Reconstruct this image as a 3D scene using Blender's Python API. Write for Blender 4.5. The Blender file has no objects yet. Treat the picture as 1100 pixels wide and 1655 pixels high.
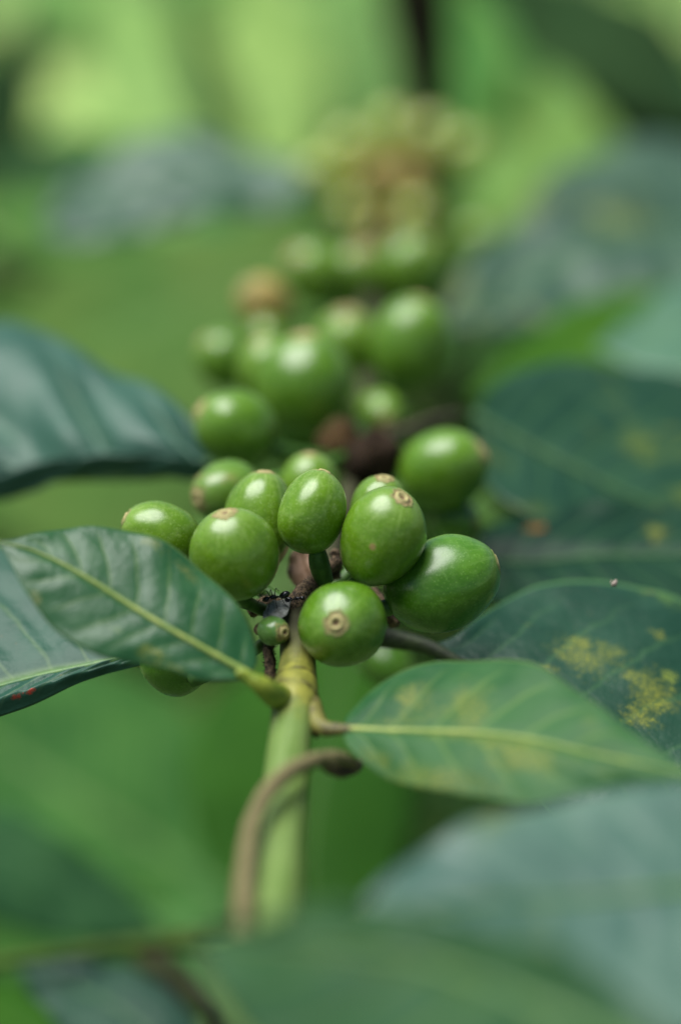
import bpy, math, random
from mathutils import Vector, Matrix, noise as mnoise

random.seed(11)
sc = bpy.context.scene
R = math.radians

# ------------------------------------------------------------------ camera
PITCH = R(25.0)
CAM_H = 0.95
LENS, SENSOR = 50.0, 15.6
FOCUS = 0.340
WID = SENSOR / LENS                      # frame width per metre of depth
RIGHT = Vector((1, 0, 0))
FWD = Vector((0, math.cos(PITCH), -math.sin(PITCH)))
UPV = Vector((0, math.sin(PITCH), math.cos(PITCH)))
CAM = Vector((0, 0, CAM_H))

cam = bpy.data.cameras.new('camera')
camo = bpy.data.objects.new('camera', cam)
sc.collection.objects.link(camo)
camo.location = CAM
camo.rotation_euler = (math.pi / 2 - PITCH, 0, 0)
cam.sensor_fit = 'HORIZONTAL'
cam.sensor_width = SENSOR
cam.lens = LENS
cam.clip_start = 0.01
cam.clip_end = 200
cam.dof.use_dof = True
cam.dof.focus_distance = FOCUS
cam.dof.aperture_fstop = 2.8
sc.camera = camo

# ------------------------------------------------------------------ sky, sun, exposure
SUN_EL, SUN_AZ = R(72), R(-78)           # azimuth measured from +Y towards +X
world = bpy.data.worlds.new('World')
sc.world = world
world.use_nodes = True
wn = world.node_tree.nodes
wl = world.node_tree.links
wn.clear()
sky = wn.new('ShaderNodeTexSky')
sky.sky_type = 'NISHITA'
sky.sun_disc = False
sky.sun_elevation = SUN_EL
sky.sun_rotation = SUN_AZ
sky.air_density = 1.0
sky.dust_density = 1.0
sky.ozone_density = 1.0
bg = wn.new('ShaderNodeBackground')
bg.inputs['Strength'].default_value = 0.05
wo = wn.new('ShaderNodeOutputWorld')
wl.new(sky.outputs[0], bg.inputs[0])
wl.new(bg.outputs[0], wo.inputs[0])

sun = bpy.data.lights.new('sun', 'SUN')
sun.energy = 4.4
sun.angle = R(50)
sun.color = (1.0, 0.99, 0.965)
suno = bpy.data.objects.new('sun', sun)
sc.collection.objects.link(suno)
sdir = Vector((math.sin(SUN_AZ) * math.cos(SUN_EL), math.cos(SUN_AZ) * math.cos(SUN_EL), math.sin(SUN_EL)))
suno.rotation_euler = sdir.to_track_quat('Z', 'Y').to_euler()
suno.location = (0, 0, 3)

sc.view_settings.view_transform = 'Standard'
sc.view_settings.look = 'None'
sc.view_settings.gamma = 1
sc.view_settings.use_curve_mapping = False
sc.view_settings.exposure = 0.50
sc.render.engine = 'CYCLES'
sc.cycles.use_denoising = True
sc.cycles.denoising_prefilter = 'ACCURATE'
sc.cycles.max_bounces = 8
sc.cycles.sample_clamp_indirect = 4


# ------------------------------------------------------------------ placing helpers
def ray(px, py):
    return FWD + RIGHT * ((px - 550) / 1100 * WID) + UPV * ((827.5 - py) / 1100 * WID)


def P(px, py, d):
    """the point d metres in front of the camera that the photograph shows at px, py"""
    return CAM + ray(px, py) * d


def V(x, y, z):
    """a direction: x right, y up the picture, z towards the viewer"""
    return RIGHT * x + UPV * y - FWD * z


def mm(d):
    return WID * d / 1100                # metres per photograph pixel at depth d


def project(p):
    q = p - CAM
    d = q.dot(FWD)
    return 550 + q.dot(RIGHT) / d / WID * 1100, 827.5 - q.dot(UPV) / d / WID * 1100


def catmull(pts, n):
    """n points evenly spaced along a smooth curve through pts (any dimension)"""
    pts = [Vector(p) for p in pts]
    q = [pts[0] * 2 - pts[1]] + pts + [pts[-1] * 2 - pts[-2]]
    dense = []
    for i in range(1, len(q) - 2):
        for k in range(24):
            t = k / 24
            a, b, c, e = q[i - 1], q[i], q[i + 1], q[i + 2]
            dense.append(0.5 * ((2 * b) + (c - a) * t + (2 * a - 5 * b + 4 * c - e) * t * t + (3 * b - a - 3 * c + e) * t ** 3))
    dense.append(pts[-1])
    acc = [0]
    for a, b in zip(dense, dense[1:]):
        acc.append(acc[-1] + (b - a).length)
    out = []
    j = 0
    for i in range(n):
        s = acc[-1] * i / (n - 1)
        while j < len(acc) - 2 and acc[j + 1] < s:
            j += 1
        f = (s - acc[j]) / max(acc[j + 1] - acc[j], 1e-12)
        out.append(dense[j].lerp(dense[j + 1], min(max(f, 0), 1)))
    return out


def smooth(e0, e1, x):
    t = min(max((x - e0) / (e1 - e0), 0), 1)
    return t * t * (3 - 2 * t)


# ------------------------------------------------------------------ object helpers
def mesh_obj(name, verts, faces, mat, parent=None, loc=None, uvs=None, smooth_shade=True):
    me = bpy.data.meshes.new(name)
    me.from_pydata([tuple(v) for v in verts], [], faces)
    if uvs:
        lay = me.uv_layers.new(name='UVMap')
        for lp in me.loops:
            lay.data[lp.index].uv = uvs[lp.vertex_index]
    if smooth_shade:
        me.polygons.foreach_set('use_smooth', [True] * len(me.polygons))
    me.materials.append(mat)
    me.update()
    o = bpy.data.objects.new(name, me)
    sc.collection.objects.link(o)
    if parent:
        o.parent = parent
    if loc is not None:
        o.location = loc
    return o


def thing(name, label, cat, loc, group=None):
    o = bpy.data.objects.new(name, None)
    o.empty_display_size = 0.01
    sc.collection.objects.link(o)
    o.location = loc
    o['label'] = label
    o['category'] = cat
    if group:
        o['group'] = group
    return o


def tube_data(pts, rads, sides=14, flat=1.0, seed=0, rough=0.0, capped=True):
    """a tapered tube through pts; flat squeezes it across; returns verts, faces, uvs"""
    n = len(pts)
    verts, uvs, faces = [], [], []
    t0 = (pts[1] - pts[0]).normalized()
    ref = Vector((0, 0, 1)) if abs(t0.z) < 0.9 else Vector((1, 0, 0))
    nrm = (ref - t0 * ref.dot(t0)).normalized()
    for i in range(n):
        t = (pts[min(i + 1, n - 1)] - pts[max(i - 1, 0)]).normalized()
        nrm = (nrm - t * nrm.dot(t)).normalized()
        b = t.cross(nrm)
        for k in range(sides):
            a = 2 * math.pi * k / sides
            r = rads[i]
            if rough:
                r *= 1 + rough * mnoise.noise(Vector((math.cos(a) * 1.3, math.sin(a) * 1.3, i * 0.45 + seed)))
            verts.append(pts[i] + nrm * (math.sin(a) * r * flat) + b * (math.cos(a) * r))
            uvs.append((i / (n - 1), k / sides))
    for i in range(n - 1):
        for k in range(sides):
            k2 = (k + 1) % sides
            faces.append((i * sides + k, i * sides + k2, (i + 1) * sides + k2, (i + 1) * sides + k))
    if capped:
        for end, i in ((0, 0), (1, n - 1)):
            c = len(verts)
            verts.append(pts[i] + (pts[i] - pts[1 if i == 0 else i - 1]).normalized() * rads[i] * 0.5)
            uvs.append((end, 0.5))
            for k in range(sides):
                k2 = (k + 1) % sides
                f = (i * sides + k2, i * sides + k, c) if end == 0 else (i * sides + k, i * sides + k2, c)
                faces.append(f)
    return verts, faces, uvs


def tube(name, world_pts, rads, mat, parent, n=40, sides=16, flat=1.0, rough=0.0, seed=0):
    """tube through world points; origin at its first point; parent is an unrotated thing or part"""
    base = Vector(world_pts[0])
    pts4 = catmull([(*(Vector(p) - base), r * 20) for p, r in zip(world_pts, rads)], n)
    pts = [Vector(p[:3]) for p in pts4]
    rr = [max(p[3] / 20, 1e-5) for p in pts4]
    v, f, u = tube_data(pts, rr, sides, flat, seed, rough)
    return mesh_obj(name, v, f, mat, parent, base - world_origin(parent), u)


ORIGIN = {}


def world_origin(o):
    w = Vector((0, 0, 0))
    while o is not None:
        w += o.location
        o = o.parent
    return w


# ------------------------------------------------------------------ node helper
class NT:
    def __init__(self, name):
        self.m = bpy.data.materials.new(name)
        self.m.use_nodes = True
        self.t = self.m.node_tree
        self.t.nodes.clear()

    def set(self, sock, v):
        if isinstance(v, bpy.types.NodeSocket):
            self.t.links.new(v, sock)
        elif v is not None:
            if hasattr(sock, 'default_value'):
                if sock.type == 'RGBA' and len(v) == 3:
                    v = (*v, 1)
                sock.default_value = v

    def n(self, typ, out=0, props=None, **ins):
        nd = self.t.nodes.new('ShaderNode' + typ)
        for k, v in (props or {}).items():
            setattr(nd, k, v)
        for k, v in ins.items():
            key = int(k[1:]) if k[0] == '_' else k.replace('_', ' ')
            self.set(nd.inputs[key], v)
        return nd.outputs[out]

    def math(self, op, a, b=None, c=None, clamp=False):
        nd = self.t.nodes.new('ShaderNodeMath')
        nd.operation = op
        nd.use_clamp = clamp
        for i, v in enumerate((a, b, c)):
            if v is not None:
                self.set(nd.inputs[i], v)
        return nd.outputs[0]

    def vmath(self, op, a, b=None, out=0):
        nd = self.t.nodes.new('ShaderNodeVectorMath')
        nd.operation = op
        self.set(nd.inputs[0], a)
        if b is not None:
            self.set(nd.inputs[1], b)
        return nd.outputs[out]

    def mix(self, fac, a, b, blend='MIX'):
        nd = self.t.nodes.new('ShaderNodeMix')
        nd.data_type = 'RGBA'
        nd.blend_type = blend
        self.set(nd.inputs[0], fac)
        self.set(nd.inputs[6], a)
        self.set(nd.inputs[7], b)
        return nd.outputs[2]

    def noise(self, vec, scale, detail=3, rough=0.55, dist=0.0, col=False):
        return self.n('TexNoise', 1 if col else 0, Vector=vec, Scale=scale, Detail=detail, Roughness=rough, Distortion=dist)

    def step(self, x, e0, e1):
        nd = self.t.nodes.new('ShaderNodeMapRange')
        nd.interpolation_type = 'SMOOTHSTEP'
        self.set(nd.inputs['Value'], x)
        nd.inputs['From Min'].default_value = e0
        nd.inputs['From Max'].default_value = e1
        return nd.outputs[0]

    def xyz(self, v):
        nd = self.t.nodes.new('ShaderNodeSeparateXYZ')
        self.set(nd.inputs[0], v)
        return nd.outputs

    def comb(self, x, y, z):
        nd = self.t.nodes.new('ShaderNodeCombineXYZ')
        for i, v in enumerate((x, y, z)):
            self.set(nd.inputs[i], v)
        return nd.outputs[0]

    def coord(self, which='Object'):
        return self.t.nodes.new('ShaderNodeTexCoord').outputs[which]

    def bump(self, h, strength, dist):
        return self.n('Bump', 0, Height=h, Strength=strength, Distance=dist)

    def done(self, shader):
        o = self.t.nodes.new('ShaderNodeOutputMaterial')
        self.t.links.new(shader, o.inputs[0])
        return self.m


def cherry_mat(name, c_dark, c_mid, c_pale, brown=0.0, rough=0.34):
    """skin of a coffee cherry; uv.x runs from the scar (0) to the stalk (1), uv.y round it"""
    k = NT(name)
    ob = k.coord('Object')
    uv = k.xyz(k.coord('UV'))
    rnd = k.n('ObjectInfo', 5)
    obr = k.vmath('ADD', ob, k.comb(rnd, k.math('MULTIPLY', rnd, 7.3), 0))
    n1 = k.noise(obr, 160, 3, 0.6)
    n2 = k.noise(obr, 900, 4, 0.6)
    col = k.mix(k.step(n1, 0.35, 0.68), c_dark, c_mid)
    col = k.mix(k.math('MULTIPLY', k.step(n2, 0.45, 0.75), 0.35), col, c_pale)
    # pale streaks that run out from the scar
    ang = k.math('MULTIPLY', uv[1], 2 * math.pi)
    sv = k.comb(k.math('MULTIPLY', k.math('COSINE', ang), 5), k.math('MULTIPLY', k.math('SINE', ang), 5), k.math('ADD', k.math('MULTIPLY', uv[0], 1.2), k.math('MULTIPLY', rnd, 30)))
    st = k.step(k.noise(sv, 1.4, 3, 0.6), 0.48, 0.72)
    fall = k.math('SUBTRACT', 1.0, k.step(uv[0], 0.12, 0.46))
    col = k.mix(k.math('MULTIPLY', k.math('MULTIPLY', st, fall), 0.75), col, c_pale)
    col = k.mix(k.math('MULTIPLY', k.math('SUBTRACT', 1.0, k.step(uv[0], 0.06, 0.30)), 0.40), col, c_pale)
    col = k.mix(k.math('MULTIPLY', k.math('FRACT', k.math('MULTIPLY', rnd, 13.7)), 0.45), col, c_dark)
    # scattered corky flecks
    vo = k.t.nodes.new('ShaderNodeTexVoronoi')
    vo.inputs['Scale'].default_value = 300
    k.set(vo.inputs['Vector'], obr)
    pick = k.math('GREATER_THAN', k.xyz(vo.outputs['Color'])[0], 0.95)
    fl = k.math('MULTIPLY', pick, k.math('SUBTRACT', 1.0, k.step(vo.outputs['Distance'], 0.10, 0.22)))
    col = k.mix(k.math('MULTIPLY', fl, 0.8), col, (0.34, 0.22, 0.09))
    # tiny pale pores
    vp = k.t.nodes.new('ShaderNodeTexVoronoi')
    vp.inputs['Scale'].default_value = 1900
    k.set(vp.inputs['Vector'], obr)
    pore = k.math('SUBTRACT', 1.0, k.step(vp.outputs['Distance'], 0.12, 0.35))
    col = k.mix(k.math('MULTIPLY', pore, 0.34), col, c_pale)
    if brown:
        nb = k.noise(obr, 130, 4, 0.65)
        col = k.mix(k.math('MULTIPLY', k.step(nb, 0.62 - 0.3 * brown, 0.80 - 0.3 * brown), 0.9), col, (0.25, 0.17, 0.055))
    h = k.math('ADD', k.math('MULTIPLY', k.noise(obr, 1500, 3, 0.6), 0.7), k.math('MULTIPLY', pore, -0.3))
    nm = k.bump(h, 0.50, 0.00013)
    nm2 = k.n('Bump', 0, Height=k.noise(obr, 260, 2), Strength=0.5, Distance=0.0005, Normal=nm)
    rg = k.math('ADD', rough - 0.07, k.math('MULTIPLY', k.noise(obr, 500, 3), 0.16))
    b = k.n('BsdfPrincipled', 0, Base_Color=col, Roughness=rg, IOR=1.45, Specular_IOR_Level=0.22, Subsurface_Weight=0.12, Subsurface_Scale=0.0015,
            Subsurface_Radius=(0.6, 1.0, 0.2), Coat_Weight=0.0 if rough > 0.5 else 0.85, Coat_Roughness=k.math('ADD', 0.15, k.math('MULTIPLY', k.noise(obr, 230, 3, 0.65), 0.22)), Normal=nm2)
    return k.done(b)


def scar_mat():
    k = NT('cherry_scar_cork')
    uv = k.xyz(k.coord('UV'))
    ob = k.coord('Object')
    rnd = k.n('ObjectInfo', 5)
    obr = k.vmath('ADD', ob, k.comb(rnd, rnd, 0))
    n = k.noise(obr, 1800, 4, 0.7)
    n2 = k.noise(obr, 700, 3, 0.6)
    col = k.mix(k.step(n, 0.35, 0.65), (0.16, 0.095, 0.035), (0.34, 0.245, 0.12))
    ring = k.math('MULTIPLY', k.step(uv[0], 0.14, 0.26), k.math('SUBTRACT', 1.0, k.step(uv[0], 0.50, 0.60)))
    col = k.mix(k.math('MULTIPLY', ring, 0.8), col, k.mix(n2, (0.46, 0.36, 0.17), (0.30, 0.34, 0.10)))
    core = k.math('SUBTRACT', 1.0, k.step(uv[0], 0.06, 0.20))
    col = k.mix(k.math('MULTIPLY', core, 0.85), col, (0.085, 0.045, 0.02))
    gr = k.step(k.math('ADD', uv[0], k.math('MULTIPLY', k.math('SUBTRACT', n2, 0.5), 0.5)), 0.50, 0.90)
    col = k.mix(k.math('MULTIPLY', gr, 0.85), col, (0.17, 0.23, 0.05))
    b = k.n('BsdfPrincipled', 0, Base_Color=col, Roughness=0.7, Normal=k.bump(n, 0.6, 0.0002))
    return k.done(b)


def leaf_mat(name, base, base2, vein, spot=(0.30, 0.30, 0.04), spot_amt=0.3, rust=0.2, rough=0.38, trans=0.22,
             spots=(), nv=9, vk=0.22, vein_amt=0.5, tcol=None, scale=1.0, spec=0.5, rim=0.35):
    """upper side of a leaf; uv.x base to tip, uv.y across (0.5 on the midrib)"""
    k = NT(name)
    ob = k.coord('Object')
    uvv = k.coord('UV')
    uv = k.xyz(uvv)
    au = k.math('ABSOLUTE', k.math('SUBTRACT', k.math('MULTIPLY', uv[1], 2), 1))
    n1 = k.noise(ob, 55 * scale, 4, 0.6)
    n2 = k.noise(ob, 420 * scale, 4, 0.65)
    col = k.mix(k.step(n1, 0.35, 0.68), base, base2)
    col = k.mix(k.math('MULTIPLY', k.step(n2, 0.4, 0.8), 0.35), col, base2)
    # side veins
    wob = k.math('MULTIPLY', k.math('SUBTRACT', k.noise(ob, 130 * scale, 2), 0.5), 0.05)
    ph = k.math('MULTIPLY', k.math('ADD', k.math('SUBTRACT', uv[0], k.math('MULTIPLY', au, vk)), wob), nv)
    dv = k.math('ABSOLUTE', k.math('SUBTRACT', k.math('FRACT', k.math('ADD', ph, 50.5)), 0.5))
    vm = k.math('MULTIPLY', k.math('SUBTRACT', 1.0, k.step(dv, 0.015, 0.085)), k.math('SUBTRACT', 1.0, k.step(au, 0.55, 0.98)))
    col = k.mix(k.math('MULTIPLY', vm, vein_amt), col, vein)
    mr = k.math('SUBTRACT', 1.0, k.step(au, 0.01, 0.075))
    col = k.mix(k.math('MULTIPLY', mr, 0.7), col, vein)
    # algal yellow freckles gathered in patches
    f1 = k.step(k.noise(k.vmath('ADD', ob, (0.3, 0.1, 0)), 62 * scale, 4, 0.65, 0.6), 0.70 - 0.16 * spot_amt, 0.80 - 0.12 * spot_amt)
    f2 = k.step(k.noise(ob, 700 * scale, 3, 0.7), 0.42, 0.62)
    col = k.mix(k.math('MULTIPLY', k.math('MULTIPLY', f1, k.math('ADD', 0.35, k.math('MULTIPLY', f2, 0.6))), min(spot_amt * 1.6, 1)), col, spot)
    r1 = k.step(k.noise(k.vmath('ADD', ob, (0, 0.7, 0)), 1100 * scale, 2, 0.6), 0.70, 0.78)
    r2 = k.step(k.noise(k.vmath('ADD', ob, (0.9, 0.7, 0)), 90 * scale, 2, 0.6), 0.50, 0.66)
    col = k.mix(k.math('MULTIPLY', k.math('MULTIPLY', r1, r2), rust), col, (0.22, 0.10, 0.03))
    # single marks at their own place on the blade
    for (st, su, rt, ru, sc_, amt, soft) in spots:
        dx = k.math('DIVIDE', k.math('SUBTRACT', uv[0], st), rt)
        dy = k.math('DIVIDE', k.math('SUBTRACT', uv[1], su), ru)
        dd = k.math('SQRT', k.math('ADD', k.math('MULTIPLY', dx, dx), k.math('MULTIPLY', dy, dy)))
        dd = k.math('ADD', dd, k.math('MULTIPLY', k.math('SUBTRACT', k.noise(ob, 300 * scale, 3, 0.6), 0.5), 2.2))
        dd = k.math('ADD', dd, k.math('MULTIPLY', k.math('SUBTRACT', k.noise(ob, 1200 * scale, 4, 0.7), 0.5), 1.8))
        mk = k.math('SUBTRACT', 1.0, k.step(dd, 0.6 - soft, 0.9 + soft))
        fr = k.step(k.noise(ob, 1500 * scale, 4, 0.75), 0.47, 0.62)
        col = k.mix(k.math('MULTIPLY', mk, k.math('ADD', amt * 0.32, k.math('MULTIPLY', fr, amt * 0.68))), col, sc_)
    edge = k.step(au, 0.965, 0.99)
    col = k.mix(k.math('MULTIPLY', edge, rim), col, vein)
    hb = k.math('ADD', k.math('MULTIPLY', k.noise(ob, 520 * scale, 3, 0.6), 0.6), k.math('MULTIPLY', k.noise(ob, 1700 * scale, 2), 0.25))
    hb = k.math('SUBTRACT', hb, k.math('MULTIPLY', vm, 0.12))
    nm0 = k.bump(k.noise(ob, 190 * scale, 3, 0.6), 0.55, 0.0006 / scale)
    nm = k.n('Bump', 0, Height=hb, Strength=0.5, Distance=0.00022 / scale, Normal=nm0)
    rg = k.math('ADD', rough - 0.08, k.math('MULTIPLY', n1, 0.16))
    b = k.n('BsdfPrincipled', 0, Base_Color=col, Roughness=rg, IOR=1.45, Specular_IOR_Level=spec, Normal=nm)
    tc = k.mix(0.5, col, tcol or (base[0] * 2.6 + 0.02, base[1] * 2.4 + 0.04, base[2] * 0.8))
    tr = k.n('BsdfTranslucent', 0, Color=tc, Normal=nm)
    return k.done(k.n('MixShader', 0, _0=trans, _1=b, _2=tr))


def plain_mat(name, c1, c2, scale=400, rough=0.5, bump=0.4, bdist=0.0003, detail=4, stretch=None, lo=0.35, hi=0.65, sss=0.0, spec=0.5):
    k = NT(name)
    co = k.coord('UV') if stretch else k.coord('Object')
    if stretch:
        co = k.vmath('MULTIPLY', co, stretch)
        scale = 1.0
    n = k.noise(co, scale, detail, 0.65)
    col = k.mix(k.step(n, lo, hi), c1, c2)
    b = k.n('BsdfPrincipled', 0, Base_Color=col, Roughness=rough, Specular_IOR_Level=spec, Normal=k.bump(n, bump, bdist), Subsurface_Weight=sss, Subsurface_Scale=0.001)
    return k.done(b)


# ------------------------------------------------------------------ leaf builder
def leaf(parent, name, base, tip, dirn, mid, ea, eb, mat_fn, N=56, M=12, arch=0.0, cup=0.0, puck=0.0003, nv=9, vk=0.22,
         wave=0.0006, thick=0.0003, midrib=None, midrib_r=0.0006, seed=0, marks=(), curl=0.0, label=None, fold=0.0, ppow=1.0):
    """base and tip are (px, py, depth); the blade lies in the plane through both whose normal is nearest dirn.
    mid, ea, eb: photograph points between base and tip along the midrib and the two edges."""
    b3, t3 = P(*base), P(*tip)
    ax = (t3 - b3).normalized()
    nn = V(*dirn)
    nn = (nn - ax * nn.dot(ax)).normalized()
    side = ax.cross(nn)

    def hit(p):
        r = ray(p[0], p[1])
        return CAM + r * ((b3 - CAM).dot(nn) / r.dot(nn)) - b3

    def line(pts):
        return catmull([hit(p) for p in [base] + list(pts) + [tip]], N)
    mc, ac, bc = line(mid), line(ea), line(eb)
    L = (t3 - b3).length
    verts, uvs, faces = [], [], []
    W = 2 * M + 1
    cols = []
    for i in range(N):
        t = i / (N - 1)
        row = []
        halfw = max((ac[i] - bc[i]).length * 0.5, 1e-5)
        wfac = min(halfw / (0.12 * L), 1.0)
        for j in range(W):
            u = (j - M) / M
            e = ac[i] if u < 0 else bc[i]
            p = mc[i].lerp(e, abs(u))
            au = abs(u)
            h = arch * L * (4 * t * (1 - t)) + cup * halfw * au * au - fold * halfw * (1 - au)
            ph = (t - vk * au) * nv + 0.30 * mnoise.noise(Vector((t * 5.0, 7.0 if u < 0 else 2.0, seed + 4.0)))
            fr = abs((ph + 50.5) % 1.0 - 0.5) * 2
            h += puck * wfac * math.sin(fr * 1.5708) ** ppow * smooth(0.0, 0.15, au) * (1 - smooth(0.7, 1.0, au))
            h -= min(puck, 0.0004) * 1.2 * wfac * math.exp(-(au / 0.07) ** 2)
            h += wave * wfac * au * au * mnoise.noise(Vector((t * 6.5 + seed * 3.1, u * 0.9, seed)))
            h += 0.5 * wave * wfac * mnoise.noise(Vector((t * 3.0, u * 1.6, seed + 9.0)))
            if curl:
                h -= curl * halfw * smooth(0.72, 1.0, u if curl > 0 else -u)
            row.append(p + nn * h)
            uvs.append((t, 0.5 + u * 0.5))
        cols.append(row)
        verts += row
    for i in range(N - 1):
        for j in range(W - 1):
            a = i * W + j
            faces.append((a, a + 1, a + W + 1, a + W))
    # make the face normals agree with nn
    f0 = faces[(N // 2) * (W - 1) + M // 2]
    q = (verts[f0[1]] - verts[f0[0]]).cross(verts[f0[2]] - verts[f0[0]])
    if q.dot(nn) < 0:
        faces = [tuple(reversed(f)) for f in faces]

    proj = None

    def find(px, py):
        best, at = 1e18, (0.5, 0.5)
        for idx, v in enumerate(verts):
            x, y = project(v + b3)
            e = (x - px) ** 2 + (y - py) ** 2
            if e < best:
                best, at = e, uvs[idx]
        return at
    spots = []
    for (px, py, rt, ru, c, amt, soft) in marks:
        uvp = find(px, py)
        spots.append((uvp[0], uvp[1], rt, ru, c, amt, soft))
    mat = mat_fn(spots)
    o = mesh_obj(name, verts, faces, mat, parent, b3 - world_origin(parent), uvs)
    so = o.modifiers.new('thickness', 'SOLIDIFY')
    so.thickness = thick
    so.offset = -1
    if label:
        o['label'] = label
    if midrib:
        pts = [cols[i][M] + nn * (0.25 * midrib_r) for i in range(0, N, 2)]
        rads = [midrib_r * (1.0 - 0.86 * (i / (len(pts) - 1)) ** 0.8) for i in range(len(pts))]
        v, f, u = tube_data(pts, rads, 10, 1.0, seed, 0.1)
        mesh_obj('midrib', v, f, midrib, o, (0, 0, 0), u)
    return o


# ------------------------------------------------------------------ cherry builder
SCAR = scar_mat()


def cherry(parent, px, py, d, a_px, b_px, axis, mat, stalk_to=None, stalk_mat=None, scar=0.26, seed=0, label=None,
           nu=56, nth=40, lump=0.05, name='cherry', stalk_r=0.0011, scar_m=None):
    s = mm(d)
    a, b = a_px * s, b_px * s
    c = P(px, py, d)
    axw = V(*axis).normalized()
    rng = random.Random(seed * 77 + int(px))
    rot = axw.to_track_quat('Z', 'Y') @ Matrix.Rotation(rng.random() * 6.28, 3, 'Z').to_quaternion()
    rs = scar * b
    th0 = math.asin(min(0.9 * rs / b, 0.9))

    def surf(th, ph):
        rho = b * math.sin(th) ** 0.94
        z = a * math.cos(th)
        z *= (0.97 if z > 0 else 1.0)
        rho *= 1.0 - 0.05 * math.cos(th) * (1 if th > 1.57 else 0.4)
        x, y = rho * math.cos(ph), rho * math.sin(ph) * 0.965
        k = 1 + lump * mnoise.noise(Vector((math.cos(ph) * math.sin(th) * 1.2 + seed * 5.3, math.sin(ph) * math.sin(th) * 1.2, math.cos(th) * 1.2)))
        return Vector((x * k, y * k, z * k))
    verts, uvs, faces = [], [], []
    for i in range(nth + 1):
        th = th0 + (math.pi - 0.03 - th0) * i / nth
        for j in range(nu):
            verts.append(surf(th, 2 * math.pi * j / nu))
            uvs.append((th / math.pi, j / nu))
    for i in range(nth):
        for j in range(nu):
            j2 = (j + 1) % nu
            faces.append((i * nu + j, (i + 1) * nu + j, (i + 1) * nu + j2, i * nu + j2))
    faces.append(tuple(nth * nu + j for j in range(nu)))
    po = world_origin(parent)
    o = mesh_obj(name, verts, faces, mat, parent, c - po, uvs)
    o.rotation_mode = 'QUATERNION'
    o.rotation_quaternion = rot
    if label:
        o['label'] = label
    # the ringed scar at the free end
    prof = [(1.10, -0.05), (1.05, 0.01), (1.0, 0.05), (0.90, 0.03), (0.76, -0.05), (0.62, -0.03), (0.54, 0.07), (0.44, 0.10), (0.33, 0.04), (0.20, -0.14), (0.0, -0.18)]
    sv, su, sf = [], [], []
    ns = 30
    for q, (rr, h) in enumerate(prof[:-1]):
        for j in range(ns):
            ph = 2 * math.pi * j / ns
            wob = 1 + (0.16 + 0.22 * smooth(0.6, 1.0, rr)) * mnoise.noise(Vector((math.cos(ph) * 2.2 + seed * 3.7, math.sin(ph) * 2.2, seed + rr)))
            rho = rr * rs * wob
            th = math.asin(min(rho / b, 0.95))
            p = surf(max(th, 0.01), ph)
            hh = h * rs * (0.6 + 0.8 * ((seed * 37) % 10) / 10) + 0.02 * rs * mnoise.noise(Vector((math.cos(ph) * 4 + seed, math.sin(ph) * 4, rr * 8)))
            sv.append(p + Vector((0, 0, hh)))
            su.append((min(rr / 1.2, 1), j / ns))
    for q in range(len(prof) - 2):
        for j in range(ns):
            j2 = (j + 1) % ns
            sf.append((q * ns + j, q * ns + j2, (q + 1) * ns + j2, (q + 1) * ns + j))
    cidx = len(sv)
    sv.append(surf(0.01, 0) + Vector((0, 0, -0.16 * rs)))
    su.append((0, 0))
    q = len(prof) - 2
    for j in range(ns):
        sf.append((q * ns + j, q * ns + (j + 1) % ns, cidx))
    mesh_obj('flower_scar', sv, sf, scar_m or SCAR, o, (0, 0, 0), su)
    if stalk_to is not None:
        inv = rot.inverted()
        e = inv @ (stalk_to - c)
        p0 = Vector((0, 0, -a * 0.90))
        p1 = Vector((0, 0, -a * 1.12))
        ln = (e - p1).length
        pm = p1.lerp(e, 0.5) + Vector((0, 0, -ln * 0.12))
        pts4 = catmull([p0, p1, pm, e], 14)
        rads = [stalk_r * (1.35 - 0.45 * smooth(0, 0.35, i / 13)) for i in range(14)]
        v, f, u = tube_data(pts4, rads, 12, 1.0, seed, 0.12)
        mesh_obj('fruit_stalk', v, f, stalk_mat, o, (0, 0, 0), u)
    return o


def hairs(name, pts, rad, n, length, mat, parent, loc, seed=0):
    """a fur of fine bristles round the polyline pts (local); uncountable"""
    rng = random.Random(seed)
    v, f = [], []
    for _ in range(n):
        i = rng.randrange(len(pts) - 1)
        t = rng.random()
        p = pts[i].lerp(pts[i + 1], t)
        ax = (pts[i + 1] - pts[i]).normalized()
        q = Vector((rng.gauss(0, 1), rng.gauss(0, 1), rng.gauss(0, 1)))
        q = (q - ax * q.dot(ax)).normalized()
        s = ax.cross(q)
        root = p + q * rad * 0.9
        tipp = p + q * (rad + length * rng.uniform(0.4, 1.0)) + ax * rng.uniform(-0.4, 0.4) * length
        w = 0.00005
        c = len(v)
        v += [root + s * w, root - s * w * 0.5 + ax * w, root - s * w * 0.5 - ax * w, tipp]
        f += [(c, c + 1, c + 3), (c + 1, c + 2, c + 3), (c + 2, c, c + 3)]
    o = mesh_obj(name, v, f, mat, parent, loc)
    o['kind'] = 'stuff'
    return o


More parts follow.
